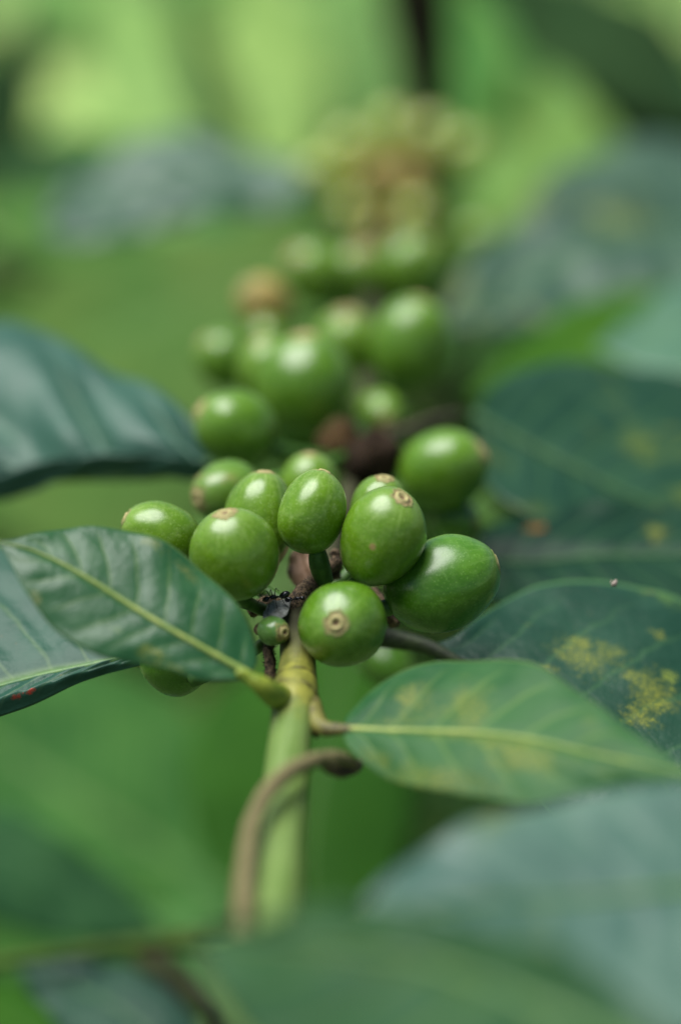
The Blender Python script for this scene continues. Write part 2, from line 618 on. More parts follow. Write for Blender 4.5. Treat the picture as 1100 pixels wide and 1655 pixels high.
# ------------------------------------------------------------------ materials
M_CH = cherry_mat('green_cherry_skin', (0.066, 0.165, 0.004), (0.100, 0.222, 0.008), (0.23, 0.38, 0.08))
M_CH2 = cherry_mat('bright_green_cherry_skin', (0.086, 0.188, 0.005), (0.124, 0.250, 0.009), (0.27, 0.40, 0.10))
M_CHD = cherry_mat('deep_green_cherry_skin', (0.050, 0.155, 0.007), (0.085, 0.215, 0.011), (0.18, 0.34, 0.07), rough=0.31)
M_CHB = cherry_mat('browning_cherry_skin', (0.09, 0.20, 0.015), (0.14, 0.26, 0.025), (0.28, 0.38, 0.12), brown=0.3)
M_CHY = cherry_mat('yellow_cherry_skin', (0.26, 0.34, 0.04), (0.38, 0.44, 0.07), (0.48, 0.52, 0.20), brown=0.15)
M_CHT = cherry_mat('tan_dry_cherry_skin', (0.30, 0.21, 0.05), (0.44, 0.33, 0.10), (0.50, 0.41, 0.18), brown=0.1, rough=0.6)
M_CHK = cherry_mat('black_dry_cherry_skin', (0.010, 0.006, 0.003), (0.030, 0.017, 0.008), (0.05, 0.03, 0.015), rough=0.9)
M_STALK = plain_mat('fruit_stalk_green', (0.035, 0.10, 0.012), (0.07, 0.17, 0.02), 500, 0.5)
M_BARK = plain_mat('fuzzy_brown_bark', (0.040, 0.026, 0.015), (0.23, 0.155, 0.085), 1500, 0.85, 0.9, 0.0004)
M_HAIR = plain_mat('dark_fuzz', (0.02, 0.014, 0.009), (0.06, 0.04, 0.025), 3000, 0.8, 0.1)
M_GREY = plain_mat('grey_papery_bract', (0.11, 0.115, 0.10), (0.28, 0.29, 0.27), 900, 0.5, 0.5)
M_DRY = plain_mat('dry_pinkish_leaf', (0.30, 0.17, 0.10), (0.50, 0.32, 0.22), 260, 0.6, 0.4)
M_VEINY = plain_mat('yellow_green_midrib', (0.17, 0.26, 0.045), (0.30, 0.36, 0.085), 420, 0.5, 0.3)
M_VEIND = plain_mat('pale_green_midrib', (0.06, 0.15, 0.045), (0.12, 0.23, 0.06), 420, 0.5, 0.3)
M_VEINK = plain_mat('dim_green_midrib', (0.025, 0.075, 0.03), (0.05, 0.12, 0.04), 420, 0.6, 0.3, spec=0.2)
M_KNOB = plain_mat('yellow_petiole_base', (0.12, 0.19, 0.016), (0.28, 0.33, 0.035), 420, 0.45, 0.4)
M_KNOBB = plain_mat('brown_petiole_base', (0.06, 0.048, 0.016), (0.18, 0.175, 0.035), 520, 0.6, 0.6)
M_DARKST = plain_mat('dark_woody_green', (0.020, 0.032, 0.010), (0.055, 0.085, 0.026), 350, 0.6, 0.6)
M_TENDRIL = plain_mat('dry_tendril_bark', (0.11, 0.092, 0.032), (0.28, 0.24, 0.10), 0, 0.65, 0.7, 0.0005, 5, stretch=(260, 24, 1))
M_TENDEND = plain_mat('dark_tendril_end', (0.035, 0.022, 0.012), (0.15, 0.105, 0.065), 700, 0.7, 0.8, 0.0005)


def stem_material():
    k = NT('green_stem_bark')
    uv = k.xyz(k.coord('UV'))
    ob = k.coord('Object')
    n = k.noise(ob, 220, 4, 0.65)
    nf = k.noise(k.comb(k.math('MULTIPLY', uv[0], 34), k.math('MULTIPLY', uv[1], 34), 0), 1.0, 3, 0.6)
    nfine = k.noise(ob, 1300, 3, 0.7)
    smooth_green = k.mix(n, (0.09, 0.165, 0.028), (0.15, 0.235, 0.05))
    smooth_green = k.mix(k.math('MULTIPLY', k.step(nf, 0.4, 0.7), 0.5), smooth_green, (0.27, 0.36, 0.13))
    olive = k.mix(k.step(n, 0.35, 0.65), (0.13, 0.14, 0.025), (0.30, 0.30, 0.05))
    olive = k.mix(k.math('MULTIPLY', k.step(nfine, 0.55, 0.75), 0.5), olive, (0.13, 0.075, 0.03))
    t = k.math('ADD', uv[0], k.math('MULTIPLY', k.math('SUBTRACT', n, 0.5), 0.03))
    col = k.mix(k.step(t, 0.148, 0.172), smooth_green, olive)
    brown = k.mix(n, (0.022, 0.024, 0.008), (0.060, 0.060, 0.018))
    col = k.mix(k.step(t, 0.215, 0.25), col, brown)
    b = k.n('BsdfPrincipled', 0, Base_Color=col, Roughness=k.math('ADD', 0.40, k.math('MULTIPLY', k.step(t, 0.215, 0.25), 0.4)), Normal=k.bump(k.math('ADD', nfine, nf), 0.35, 0.0003))
    return k.done(b)


M_STEM = stem_material()

YEL = (0.23, 0.25, 0.035)
OLV = (0.21, 0.24, 0.04)


def LM(name, **kw):
    return lambda spots: leaf_mat(name, spots=spots, **kw)


# ================================================================== setting
def ground_material():
    k = NT('leaf_litter_soil')
    ob = k.coord('Object')
    n = k.noise(ob, 6, 5, 0.65)
    n2 = k.noise(ob, 45, 4, 0.7)
    col = k.mix(k.step(n, 0.35, 0.65), (0.030, 0.045, 0.014), (0.055, 0.11, 0.022))
    col = k.mix(k.math('MULTIPLY', k.step(n2, 0.5, 0.7), 0.6), col, (0.085, 0.07, 0.03))
    return k.done(k.n('BsdfPrincipled', 0, Base_Color=col, Roughness=0.9, Normal=k.bump(n2, 0.7, 0.02)))


gv, gf = [], []
GN = 60
for i in range(GN + 1):
    for j in range(GN + 1):
        x = (i / GN - 0.5) * 60
        y = (j / GN - 0.3) * 60
        gv.append((x, y, 0.10 * mnoise.noise(Vector((x * 0.4, y * 0.4, 0))) - 0.05))
for i in range(GN):
    for j in range(GN):
        a = i * (GN + 1) + j
        gf.append((a, a + GN + 1, a + GN + 2, a + 1))
g = mesh_obj('ground', gv, gf, ground_material())
g['kind'] = 'structure'


# undergrowth: thousands of small leaves of low plants on the ground behind the branch
def undergrowth_material():
    k = NT('undergrowth_leaf')
    at = k.t.nodes.new('ShaderNodeAttribute')
    at.attribute_name = 'leaf_colour'
    col = at.outputs['Color']
    b = k.n('BsdfPrincipled', 0, Base_Color=col, Roughness=0.6, Specular_IOR_Level=0.2)
    tr = k.n('BsdfTranslucent', 0, Color=k.mix(0.5, col, (0.42, 0.62, 0.20)))
    return k.done(k.n('MixShader', 0, _0=0.22, _1=b, _2=tr))


uv_, uf_, uc_ = [], [], []
rng = random.Random(5)
for _ in range(13000):
    d = rng.uniform(1.35, 3.0)
    px = rng.uniform(-1500, 2600)
    py = rng.uniform(-250, 1800)
    p = P(px, py, d)
    if p.z < 0.0 or p.z > 0.62 - 0.10 * abs(p.x):
        continue
    pal = mnoise.noise(Vector((p.x * 2.6 + 3, p.y * 2.2, p.z * 2.5)))
    pal += 0.22 if p.x < 0.02 else 0.0  # left side brighter: a sunlit patch put into the leaf colours
    if pal > 0.16:
        c = (rng.uniform(0.34, 0.48), rng.uniform(0.50, 0.62), rng.uniform(0.14, 0.24))  # sunlit tone, with blue raised to paint in haze
    elif pal > -0.10:
        c = (rng.uniform(0.12, 0.19), rng.uniform(0.29, 0.38), rng.uniform(0.06, 0.10))
    else:
        c = (rng.uniform(0.03, 0.07), rng.uniform(0.11, 0.20), rng.uniform(0.02, 0.05))
    ln = rng.uniform(0.05, 0.11)
    wd = ln * rng.uniform(0.28, 0.42)
    az = rng.uniform(0, 6.283)
    ax = Vector((math.cos(az), math.sin(az), rng.uniform(-0.5, 0.4))).normalized()
    nn = Vector((rng.gauss(0, 0.35), rng.gauss(-0.2, 0.35), 1)).normalized()
    sd = ax.cross(nn).normalized()
    nn = sd.cross(ax)
    c0 = len(uv_)
    uv_ += [p, p + ax * ln * 0.3 + sd * wd * 0.9 + nn * wd * 0.2, p + ax * ln * 0.65 + sd * wd * 0.8 + nn * wd * 0.2, p + ax * ln - nn * wd * 0.3,
            p + ax * ln * 0.65 - sd * wd * 0.8 + nn * wd * 0.2, p + ax * ln * 0.3 - sd * wd * 0.9 + nn * wd * 0.2, p + ax * ln * 0.3, p + ax * ln * 0.65]
    uf_ += [(c0, c0 + 6, c0 + 1), (c0 + 1, c0 + 6, c0 + 7, c0 + 2), (c0 + 2, c0 + 7, c0 + 3), (c0, c0 + 5, c0 + 6), (c0 + 5, c0 + 4, c0 + 7, c0 + 6), (c0 + 4, c0 + 3, c0 + 7)]
    uc_ += [(*c, 1)] * 8
ug = mesh_obj('undergrowth', uv_, uf_, undergrowth_material())
ca = ug.data.color_attributes.new('leaf_colour', 'FLOAT_COLOR', 'POINT')
for i, c in enumerate(uc_):
    ca.data[i].color = c
ug['kind'] = 'stuff'
ug['label'] = 'blurred mass of low plants far behind, sunlight put into their bright greens'

# ================================================================== background shoots
SUNLIT = dict(base=(0.11, 0.24, 0.05), base2=(0.22, 0.38, 0.085), vein=(0.34, 0.50, 0.12), spot_amt=0.0, rust=0, rough=0.55, trans=0.20, scale=0.5, spec=0.25, tcol=(0.40, 0.60, 0.18))  # far leaves in sun: the light is put into a brighter leaf colour
MIDG = dict(base=(0.075, 0.21, 0.045), base2=(0.12, 0.27, 0.055), vein=(0.18, 0.33, 0.08), spot_amt=0.0, rust=0, rough=0.55, trans=0.35, scale=0.5, spec=0.06)
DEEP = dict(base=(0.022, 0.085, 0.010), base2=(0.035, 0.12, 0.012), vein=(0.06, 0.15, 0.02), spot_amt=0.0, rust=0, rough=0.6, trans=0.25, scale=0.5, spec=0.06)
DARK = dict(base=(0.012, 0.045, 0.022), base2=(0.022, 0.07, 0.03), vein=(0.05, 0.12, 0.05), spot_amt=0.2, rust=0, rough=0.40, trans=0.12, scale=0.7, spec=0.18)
SHEEN = dict(base=(0.030, 0.085, 0.050), base2=(0.05, 0.12, 0.07), vein=(0.10, 0.20, 0.09), spot_amt=0.2, rust=0, rough=0.48, trans=0.12, scale=0.7, spec=0.7)  # teal base carries part of the bluish sky sheen


def bg_leaf(parent, base, tip, dirn, wpx, mat, bulge=0.0, **kw):
    """a plain pointed leaf: wpx is the half width in photograph pixels, at right angles to base-tip"""
    bx, by = base[0], base[1]
    tx, ty = tip[0], tip[1]
    L = math.hypot(tx - bx, ty - by)
    ux, uy = (tx - bx) / L, (ty - by) / L
    nx, ny = uy, -ux
    prof = [(0.06, 0.30), (0.18, 0.70), (0.36, 0.98), (0.55, 0.98), (0.74, 0.70), (0.88, 0.34), (0.96, 0.10)]
    mid = [(bx + ux * L * f + nx * bulge * math.sin(f * 3.14), by + uy * L * f + ny * bulge * math.sin(f * 3.14)) for f in (0.25, 0.5, 0.75)]
    ea = [(bx + ux * L * f + nx * (wpx * w + bulge * math.sin(f * 3.14)), by + uy * L * f + ny * (wpx * w + bulge * math.sin(f * 3.14))) for f, w in prof]
    eb = [(bx + ux * L * f - nx * (wpx * w - bulge * math.sin(f * 3.14)), by + uy * L * f - ny * (wpx * w - bulge * math.sin(f * 3.14))) for f, w in prof]
    return leaf(parent, 'leaf', base, tip, dirn, mid, ea, eb, mat, N=kw.pop('N', 30), M=kw.pop('M', 8), **kw)


def shoot(name, label, base, cat='plant', group=None):
    return thing(name, label, cat, P(*base), group)


ST_GREEN = plain_mat('shoot_stem_green', (0.07, 0.17, 0.02), (0.16, 0.28, 0.04), 200, 0.5)
ST_OLIVE = plain_mat('shoot_stem_olive', (0.03, 0.065, 0.006), (0.065, 0.115, 0.01), 200, 0.6, spec=0.2)
ST_BROWN = plain_mat('shoot_stem_brown', (0.035, 0.025, 0.016), (0.09, 0.065, 0.04), 200, 0.8)


def stem_px(parent, pts, rads_px, mat, name='stem', n=24, sides=10, rooted=False):
    w = [P(*p) for p in pts]
    r = [r * mm(p[2]) for r, p in zip(rads_px, pts)]
    if rooted:                                           # grows out of the ground below
        w += [Vector((w[-1].x, w[-1].y + 0.04, w[-1].z * 0.5)), Vector((w[-1].x, w[-1].y + 0.06, -0.06))]
        r += [r[-1] * 1.2, r[-1] * 1.4]
    return tube(name, w, r, mat, parent, n, sides, rough=0.1)


# grey-sheened leaf arching over at the upper left, with the wide green blade under it
s = shoot('leafy_shoot', 'blurred shoot with a grey glossy leaf above a wide green leaf, upper left', (530, 330, 0.66), 'shoot')
leaf(s, 'leaf', (505, 300, 0.62), (70, 372, 0.60), (-0.1, 0.72, 0.68), [(380, 278), (230, 300), (130, 335)],
     [(490, 262), (430, 238), (360, 226), (290, 214), (210, 238), (130, 285), (85, 330)],
     [(470, 325), (400, 330), (320, 345), (240, 368), (160, 388), (100, 388)], LM('grey_sheen_leaf', **SHEEN), N=44, M=10, puck=0.0016, wave=0.004, nv=6,
     midrib=M_VEIND, midrib_r=0.0009, label='grey-blue glossy leaf catching the sky')
leaf(s, 'leaf', (545, 395, 0.70), (-160, 660, 0.74), (0.05, 0.55, 0.83), [(350, 470), (150, 560), (0, 615)],
     [(480, 365), (380, 360), (260, 375), (130, 420), (0, 500), (-100, 590)],
     [(540, 520), (480, 680), (380, 820), (240, 900), (80, 900), (-80, 800)],
     LM('wide_green_leaf', **dict(MIDG, base=(0.070, 0.175, 0.035), base2=(0.115, 0.205, 0.045))), N=40, M=10, puck=0.0008, wave=0.004, midrib=M_VEIND, midrib_r=0.0008, label='wide plain green leaf')
stem_px(s, [(540, 310, 0.66), (520, 330, 0.68), (550, 400, 0.71), (585, 560, 0.78)], [7, 8, 9, 10], ST_GREEN)

# tall leaves, upper left, their sunlit brightness put into the colour
s = shoot('leafy_shoot', 'far shoot of bright yellow-green upright leaves in the upper left corner', (330, 420, 1.2), 'shoot')
bg_leaf(s, (300, 330, 0.98), (165, -90, 1.20), (-0.2, 0.6, 0.75), 84, LM('lime_leaf_a', **SUNLIT), wave=0.01, label='bright lime leaf leaning left')
bg_leaf(s, (430, 345, 1.00), (432, -110, 1.24), (0.0, 0.6, 0.8), 98, LM('lime_leaf_b', **dict(SUNLIT, base=(0.16, 0.29, 0.06), base2=(0.27, 0.42, 0.10))), wave=0.01, label='pale lime leaf standing upright')
bg_leaf(s, (400, 310, 0.94), (270, -60, 1.02), (0, 0.5, 0.8), 34, LM('olive_leaf_far', **dict(MIDG, spec=0.05, base=(0.04, 0.09, 0.018), base2=(0.06, 0.12, 0.025))), wave=0.01)  # dark strip standing in for the shaded gap between the lime leaves
bg_leaf(s, (330, 420, 1.2), (-60, 350, 1.0), (0.1, 0.6, 0.75), 70, LM('green_leaf_far', **MIDG), wave=0.01)
bg_leaf(s, (100, 560, 1.05), (-60, 390, 0.98), (0.1, 0.6, 0.75), 55, LM('lime_leaf_c', **SUNLIT), wave=0.01)
stem_px(s, [(330, 320, 1.17), (360, 420, 1.2), (400, 620, 1.3), (420, 900, 1.45)], [7, 8, 9, 10], ST_GREEN)

s = shoot('leafy_shoot', 'far shoot with dark leaves standing in for shaded gaps at the upper left edge', (-60, 360, 0.95), 'shoot')
bg_leaf(s, (-40, 330, 0.98), (40, 10, 1.04), (0.2, 0.4, 0.85), 66, LM('dark_gap_leaf_a', **dict(DARK, rough=0.6, spec=0.05, base=(0.010, 0.03, 0.008), base2=(0.015, 0.04, 0.01))), wave=0.008)  # shade of a gap in the foliage painted as a dark leaf
bg_leaf(s, (-40, 300, 0.98), (205, 235, 0.94), (0.0, 0.6, 0.75), 48, LM('dark_gap_leaf_b', **dict(DARK, rough=0.6, spec=0.05, base=(0.02, 0.055, 0.018), base2=(0.03, 0.08, 0.025))), wave=0.008)  # second gap shape, its shade put into the leaf colour
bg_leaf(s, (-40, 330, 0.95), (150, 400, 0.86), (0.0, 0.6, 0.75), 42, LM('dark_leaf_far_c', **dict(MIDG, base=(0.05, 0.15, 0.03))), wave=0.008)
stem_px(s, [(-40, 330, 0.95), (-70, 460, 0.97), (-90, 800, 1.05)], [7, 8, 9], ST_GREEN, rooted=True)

# upper right
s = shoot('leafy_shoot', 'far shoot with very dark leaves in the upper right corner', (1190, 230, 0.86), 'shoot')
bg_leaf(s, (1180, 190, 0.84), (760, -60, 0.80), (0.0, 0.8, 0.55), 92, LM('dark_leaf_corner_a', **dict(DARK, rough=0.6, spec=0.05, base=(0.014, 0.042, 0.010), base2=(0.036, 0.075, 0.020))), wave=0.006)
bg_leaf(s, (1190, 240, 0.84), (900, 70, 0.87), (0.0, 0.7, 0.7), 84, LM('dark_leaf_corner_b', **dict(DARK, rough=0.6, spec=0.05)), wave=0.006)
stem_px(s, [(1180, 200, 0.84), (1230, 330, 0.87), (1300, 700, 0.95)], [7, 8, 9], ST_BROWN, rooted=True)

s = shoot('leafy_shoot', 'far shoot of lime green leaves below the dark corner leaves', (900, 330, 1.05), 'shoot')
bg_leaf(s, (760, 380, 0.94), (1010, 100, 1.10), (0.1, 0.6, 0.75), 84, LM('lime_leaf_d', **dict(SUNLIT, base=(0.07, 0.18, 0.03), base2=(0.18, 0.33, 0.07))), wave=0.01)
bg_leaf(s, (800, 350, 1.00), (740, -60, 1.22), (0.0, 0.4, 0.9), 80, LM('green_leaf_far_b', **dict(MIDG, base=(0.05, 0.17, 0.035), base2=(0.10, 0.27, 0.06))), wave=0.01)
bg_leaf(s, (790, 330, 1.03), (850, 90, 1.0), (0.0, 0.4, 0.9), 28, LM('olive_leaf_far_b', **dict(MIDG, base=(0.13, 0.20, 0.02), base2=(0.18, 0.24, 0.03))), wave=0.01)
bg_leaf(s, (640, 280, 1.08), (570, -60, 1.30), (0.0, 0.4, 0.9), 66, LM('sage_leaf_far', **dict(MIDG, base=(0.10, 0.22, 0.06), base2=(0.18, 0.32, 0.10))), wave=0.01)
stem_px(s, [(765, 380, 1.0), (790, 480, 1.05), (800, 800, 1.2)], [7, 8, 10], ST_GREEN)
bg_leaf(s, (770, 360, 0.86), (600, 420, 0.80), (0.0, 0.5, 0.85), 46, LM('dark_gap_leaf_c', **DEEP), wave=0.006)  # dark leaf added for the shaded gaps between the yellow cherries
bg_leaf(s, (770, 330, 0.90), (520, 400, 0.80), (0.0, 0.3, 0.9), 70, LM('dark_gap_leaf_d', **DEEP), wave=0.006)  # wider dark leaf added behind the cluster for the same shade

s = thing('woody_stem', 'dark brown upright trunk blurred at the top of the picture', 'trunk', P(690, 420, 1.0))
stem_px(s, [(706, 700, 1.00), (702, 420, 0.90), (694, 230, 0.83), (686, 100, 0.79), (676, 0, 0.77), (664, -160, 0.73)], [28, 30, 36, 46, 56, 62], plain_mat('dark_trunk_bark', (0.026, 0.016, 0.010), (0.075, 0.048, 0.030), 120, 0.9, 0.8, 0.002), 'trunk_bark', 30, 14)

# speckled greyish leaf, upper right, and the leaves under it
s = shoot('leafy_shoot', 'blurred shoot with a broad speckled grey-green leaf, right of the yellow cherries', (1240, 300, 0.58), 'shoot')
leaf(s, 'leaf', (1230, 330, 0.60), (705, 530, 0.53), (-0.1, 0.74, 0.66), [(1050, 370), (900, 425), (790, 485)],
     [(1180, 215), (1080, 215), (980, 250), (880, 305), (800, 375), (740, 450)], [(1180, 470), (1060, 500), (950, 515), (860, 525), (780, 532)],
     LM('speckled_grey_leaf', **dict(SHEEN, base=(0.018, 0.058, 0.034), base2=(0.065, 0.13, 0.075), scale=0.45, rough=0.42, spot_amt=0.95, spot=(0.20, 0.24, 0.05))), N=44, M=10, puck=0.0018, wave=0.008, nv=7,
     midrib=M_VEIND, midrib_r=0.0009, label='broad grey-green leaf with yellow speckles')
leaf(s, 'leaf', (1230, 430, 0.57), (760, 640, 0.50), (0.0, 0.6, 0.8), [(1050, 510), (900, 575)],
     [(1150, 440), (1020, 470), (900, 510), (810, 580)], [(1180, 580), (1060, 620), (930, 645), (830, 650)],
     LM('plain_green_leaf_under', **dict(DEEP, base=(0.045, 0.14, 0.015), base2=(0.07, 0.18, 0.02))), N=34, M=8, puck=0.001, wave=0.003)
leaf(s, 'leaf', (1230, 470, 0.53), (960, 560, 0.49), (-0.1, 0.85, 0.5), [(1140, 510), (1050, 535)],
     [(1180, 430), (1090, 465), (1010, 520)], [(1200, 600), (1100, 605), (1020, 590)],
     LM('pale_teal_leaf', **dict(SHEEN, base=(0.06, 0.15, 0.085), base2=(0.09, 0.2, 0.11))), N=30, M=8, puck=0.001, wave=0.002)
stem_px(s, [(1230, 330, 0.60), (1240, 400, 0.58), (1250, 480, 0.54), (1290, 700, 0.58)], [7, 8, 9, 10], ST_GREEN, rooted=True)

# leaf behind the stem, its shade put into a deep green; and the lower left
s = shoot('leafy_shoot', 'blurred leaf toned deep green for shade, hanging behind the green stem', (560, 1010, 0.56), 'shoot')
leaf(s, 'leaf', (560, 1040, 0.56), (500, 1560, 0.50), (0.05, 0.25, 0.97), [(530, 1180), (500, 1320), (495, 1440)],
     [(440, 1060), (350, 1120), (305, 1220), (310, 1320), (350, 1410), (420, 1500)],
     [(650, 1080), (680, 1180), (672, 1300), (640, 1410), (580, 1500)], LM('shade_green_leaf', **DEEP), N=36, M=9, puck=0.0006, wave=0.003, midrib=M_VEIND, midrib_r=0.0005)
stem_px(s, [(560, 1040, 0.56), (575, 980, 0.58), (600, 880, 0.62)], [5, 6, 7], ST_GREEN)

s = shoot('leafy_shoot', 'blurred shoot of mid green leaves filling the lower left behind the branch', (150, 1480, 0.70), 'shoot')
leaf(s, 'leaf', (420, 1500, 0.62), (-160, 1130, 0.66), (0.1, 0.45, 0.88), [(300, 1400), (120, 1290), (0, 1210)],
     [(430, 1400), (370, 1250), (290, 1130), (150, 1070), (0, 1060)], [(340, 1480), (210, 1460), (80, 1420), (-40, 1330), (-130, 1220)],
     LM('mid_green_leaf_low', **dict(MIDG, base=(0.026, 0.115, 0.024), base2=(0.085, 0.235, 0.050))), N=40, M=10, puck=0.001, wave=0.004, midrib=M_VEIND, midrib_r=0.0007)
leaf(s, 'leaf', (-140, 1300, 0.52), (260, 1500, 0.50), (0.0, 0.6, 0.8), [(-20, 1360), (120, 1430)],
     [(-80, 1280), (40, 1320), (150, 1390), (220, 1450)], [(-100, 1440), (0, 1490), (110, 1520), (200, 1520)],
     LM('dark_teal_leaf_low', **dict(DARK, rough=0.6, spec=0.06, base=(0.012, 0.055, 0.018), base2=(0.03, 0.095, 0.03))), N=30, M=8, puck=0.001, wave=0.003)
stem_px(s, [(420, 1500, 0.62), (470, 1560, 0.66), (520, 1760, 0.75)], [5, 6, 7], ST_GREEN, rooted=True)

s = shoot('leafy_shoot', 'blurred green twig and grey leaf in the lower left corner', (-80, 1600, 0.45), 'shoot')
stem_px(s, [(-120, 1575, 0.45), (60, 1548, 0.45), (220, 1528, 0.45), (350, 1525, 0.45), (480, 1545, 0.46)], [9, 11, 14, 17, 15], ST_OLIVE, 'stem')
leaf(s, 'leaf', (300, 1720, 0.42), (30, 1560, 0.46), (-0.1, 0.8, 0.6), [(220, 1650), (130, 1600)],
     [(310, 1640), (240, 1580), (150, 1545), (80, 1540)], [(230, 1730), (130, 1690), (60, 1630)],
     LM('grey_leaf_low', **dict(SHEEN, spec=0.3, base=(0.02, 0.06, 0.04), base2=(0.035, 0.09, 0.055))), N=30, M=8, puck=0.001, wave=0.002)
leaf(s, 'leaf', (-90, 1590, 0.45), (140, 1750, 0.42), (0.1, 0.7, 0.7), [(0, 1640), (70, 1690)],
     [(-40, 1570), (40, 1600), (110, 1680)], [(-70, 1680), (0, 1730), (70, 1760)],
     LM('green_leaf_low', **DEEP), N=26, M=7, puck=0.001, wave=0.002)
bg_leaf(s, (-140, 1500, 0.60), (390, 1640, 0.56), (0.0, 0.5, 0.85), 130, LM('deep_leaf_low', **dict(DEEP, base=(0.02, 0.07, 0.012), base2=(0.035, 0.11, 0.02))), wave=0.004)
s = thing('dry_twig', 'dark brown blurred twig slanting through the lower left corner', 'twig', P(330, 1800, 0.52))
stem_px(s, [(-60, 1380, 0.54), (100, 1430, 0.52), (210, 1520, 0.50), (300, 1640, 0.50), (380, 1790, 0.52)], [9, 12, 17, 22, 25], plain_mat('brown_twig_bark', (0.028, 0.018, 0.010), (0.075, 0.05, 0.028), 200, 0.9), 'twig_bark', rooted=True)

# ================================================================== the yellow cherries farther back
s = thing('fruiting_branch', 'far blurred branch with a cluster of yellow ripening coffee cherries', 'coffee branch', P(620, 480, 0.66))
N5 = P(640, 300, 0.655)
stem_px(s, [(620, 560, 0.72), (630, 420, 0.68), (640, 300, 0.657), (665, 180, 0.69)], [9, 10, 12, 9], ST_BROWN, 'stem')
for i, (x, y, d, a, b, axis, m) in enumerate([
        (520, 285, 0.62, 42, 37, (-0.8, 0.3, 0.4), M_CHY), (567, 245, 0.63, 42, 36, (-0.4, 0.8, 0.3), M_CHY), (632, 215, 0.65, 44, 38, (0, 1, 0.2), M_CHY),
        (695, 222, 0.66, 40, 36, (0.3, 0.9, 0.2), M_CHY), (748, 245, 0.66, 42, 36, (0.8, 0.4, 0.2), M_CHY), (570, 345, 0.62, 42, 37, (-0.5, -0.3, 0.8), M_CHY),
        (610, 290, 0.61, 40, 36, (-0.2, 0.3, 0.9), M_CHT), (672, 350, 0.61, 42, 37, (0.3, -0.2, 0.9), M_CHY), (660, 290, 0.62, 42, 36, (0.2, 0.2, 0.9), M_CHT),
        (622, 372, 0.61, 36, 32, (0, -0.4, 0.9), M_CHT), (762, 392, 0.58, 44, 38, (0.5, 0.5, 0.6), M_CH2)]):
    cherry(s, x, y, d + 0.01, a, b, axis, m, N5 if i < 10 else P(700, 420, 0.62), ST_GREEN, seed=300 + i, nu=28, nth=20)

# ================================================================== the main branch
BR = thing('fruiting_branch', 'coffee branch in focus with green cherries clustered round its stem and glossy leaves', 'coffee branch', P(446, 1480, 0.284))
NODE1 = P(478, 985, 0.346)
NODE2 = P(575, 730, 0.408)
NODE3 = P(585, 560, 0.462)
NODE4 = P(600, 440, 0.505)


def PX(pts):
    return [P(*p[:3]) for p in pts], [p[3] * mm(p[2]) for p in pts]


sp, sr = PX([(432, 1600, 0.270, 46), (440, 1500, 0.281, 45), (450, 1400, 0.293, 42), (459, 1300, 0.306, 39), (467, 1210, 0.317, 35), (471, 1160, 0.323, 34),
             (474, 1135, 0.326, 37), (477, 1115, 0.329, 38), (479, 1098, 0.331, 33), (481, 1060, 0.335, 29), (478, 1020, 0.340, 27), (476, 990, 0.345, 28),
             (505, 965, 0.360, 20), (545, 860, 0.382, 17), (575, 745, 0.410, 17), (588, 660, 0.440, 13), (590, 570, 0.468, 14), (600, 450, 0.510, 12), (612, 390, 0.550, 10), (625, 350, 0.60, 8)])
stem = tube('stem', sp, sr, M_STEM, BR, 160, 28, rough=0.06)

# rings round the node
for (x, y, d, r, t) in [(476, 1128, 0.3272, 37.0, 2.2), (478, 1104, 0.3302, 34.0, 1.6)]:
    c = P(x, y, d)
    ax = (P(480, 1090, 0.332) - P(472, 1150, 0.3245)).normalized()
    q = ax.orthogonal().normalized()
    w = ax.cross(q)
    ring = [q * math.cos(a) * r * mm(d) + w * math.sin(a) * r * mm(d) + ax * 0.0003 * math.sin(2 * a + x) for a in [2 * math.pi * k / 40 for k in range(41)]]
    v, f, u = tube_data(ring, [t * mm(d) * (1 + 0.7 * math.sin(k * 0.9 + x)) for k in range(41)], 8, 1.0, x, 0.5, capped=False)
    mesh_obj('node_ring', v, f, M_KNOBB, BR, c - world_origin(BR), u)


def petiole(pts, mat, name='leaf_stalk', rough=0.08):
    a, r = PX(pts)
    return tube(name, a, r, mat, BR, 26, 14, rough=rough)


petiole([(468, 1134, 0.327, 20), (450, 1127, 0.322, 21), (434, 1117, 0.319, 19), (418, 1105, 0.3175, 15), (400, 1094, 0.317, 10), (384, 1086, 0.3165, 7)], M_KNOB)
petiole([(500, 1140, 0.326, 20), (510, 1165, 0.322, 17), (520, 1176, 0.320, 14), (534, 1179, 0.319, 12), (556, 1179, 0.318, 9), (590, 1181, 0.317, 7)], M_KNOBB)
petiole([(492, 1000, 0.352, 24), (560, 1018, 0.356, 20), (630, 1032, 0.357, 17), (680, 1042, 0.356, 14), (720, 1060, 0.3545, 11), (765, 1086, 0.3525, 8)], M_DARKST)

# dark scale hanging under the right leaf stalk
tube('bud_scale', [P(503, 1120, 0.329), P(508, 1150, 0.326), P(506, 1178, 0.324), P(512, 1192, 0.322)], [9 * mm(0.33), 11 * mm(0.33), 8 * mm(0.33), 3 * mm(0.33)], M_TENDEND, BR, 16, 10, rough=0.25)

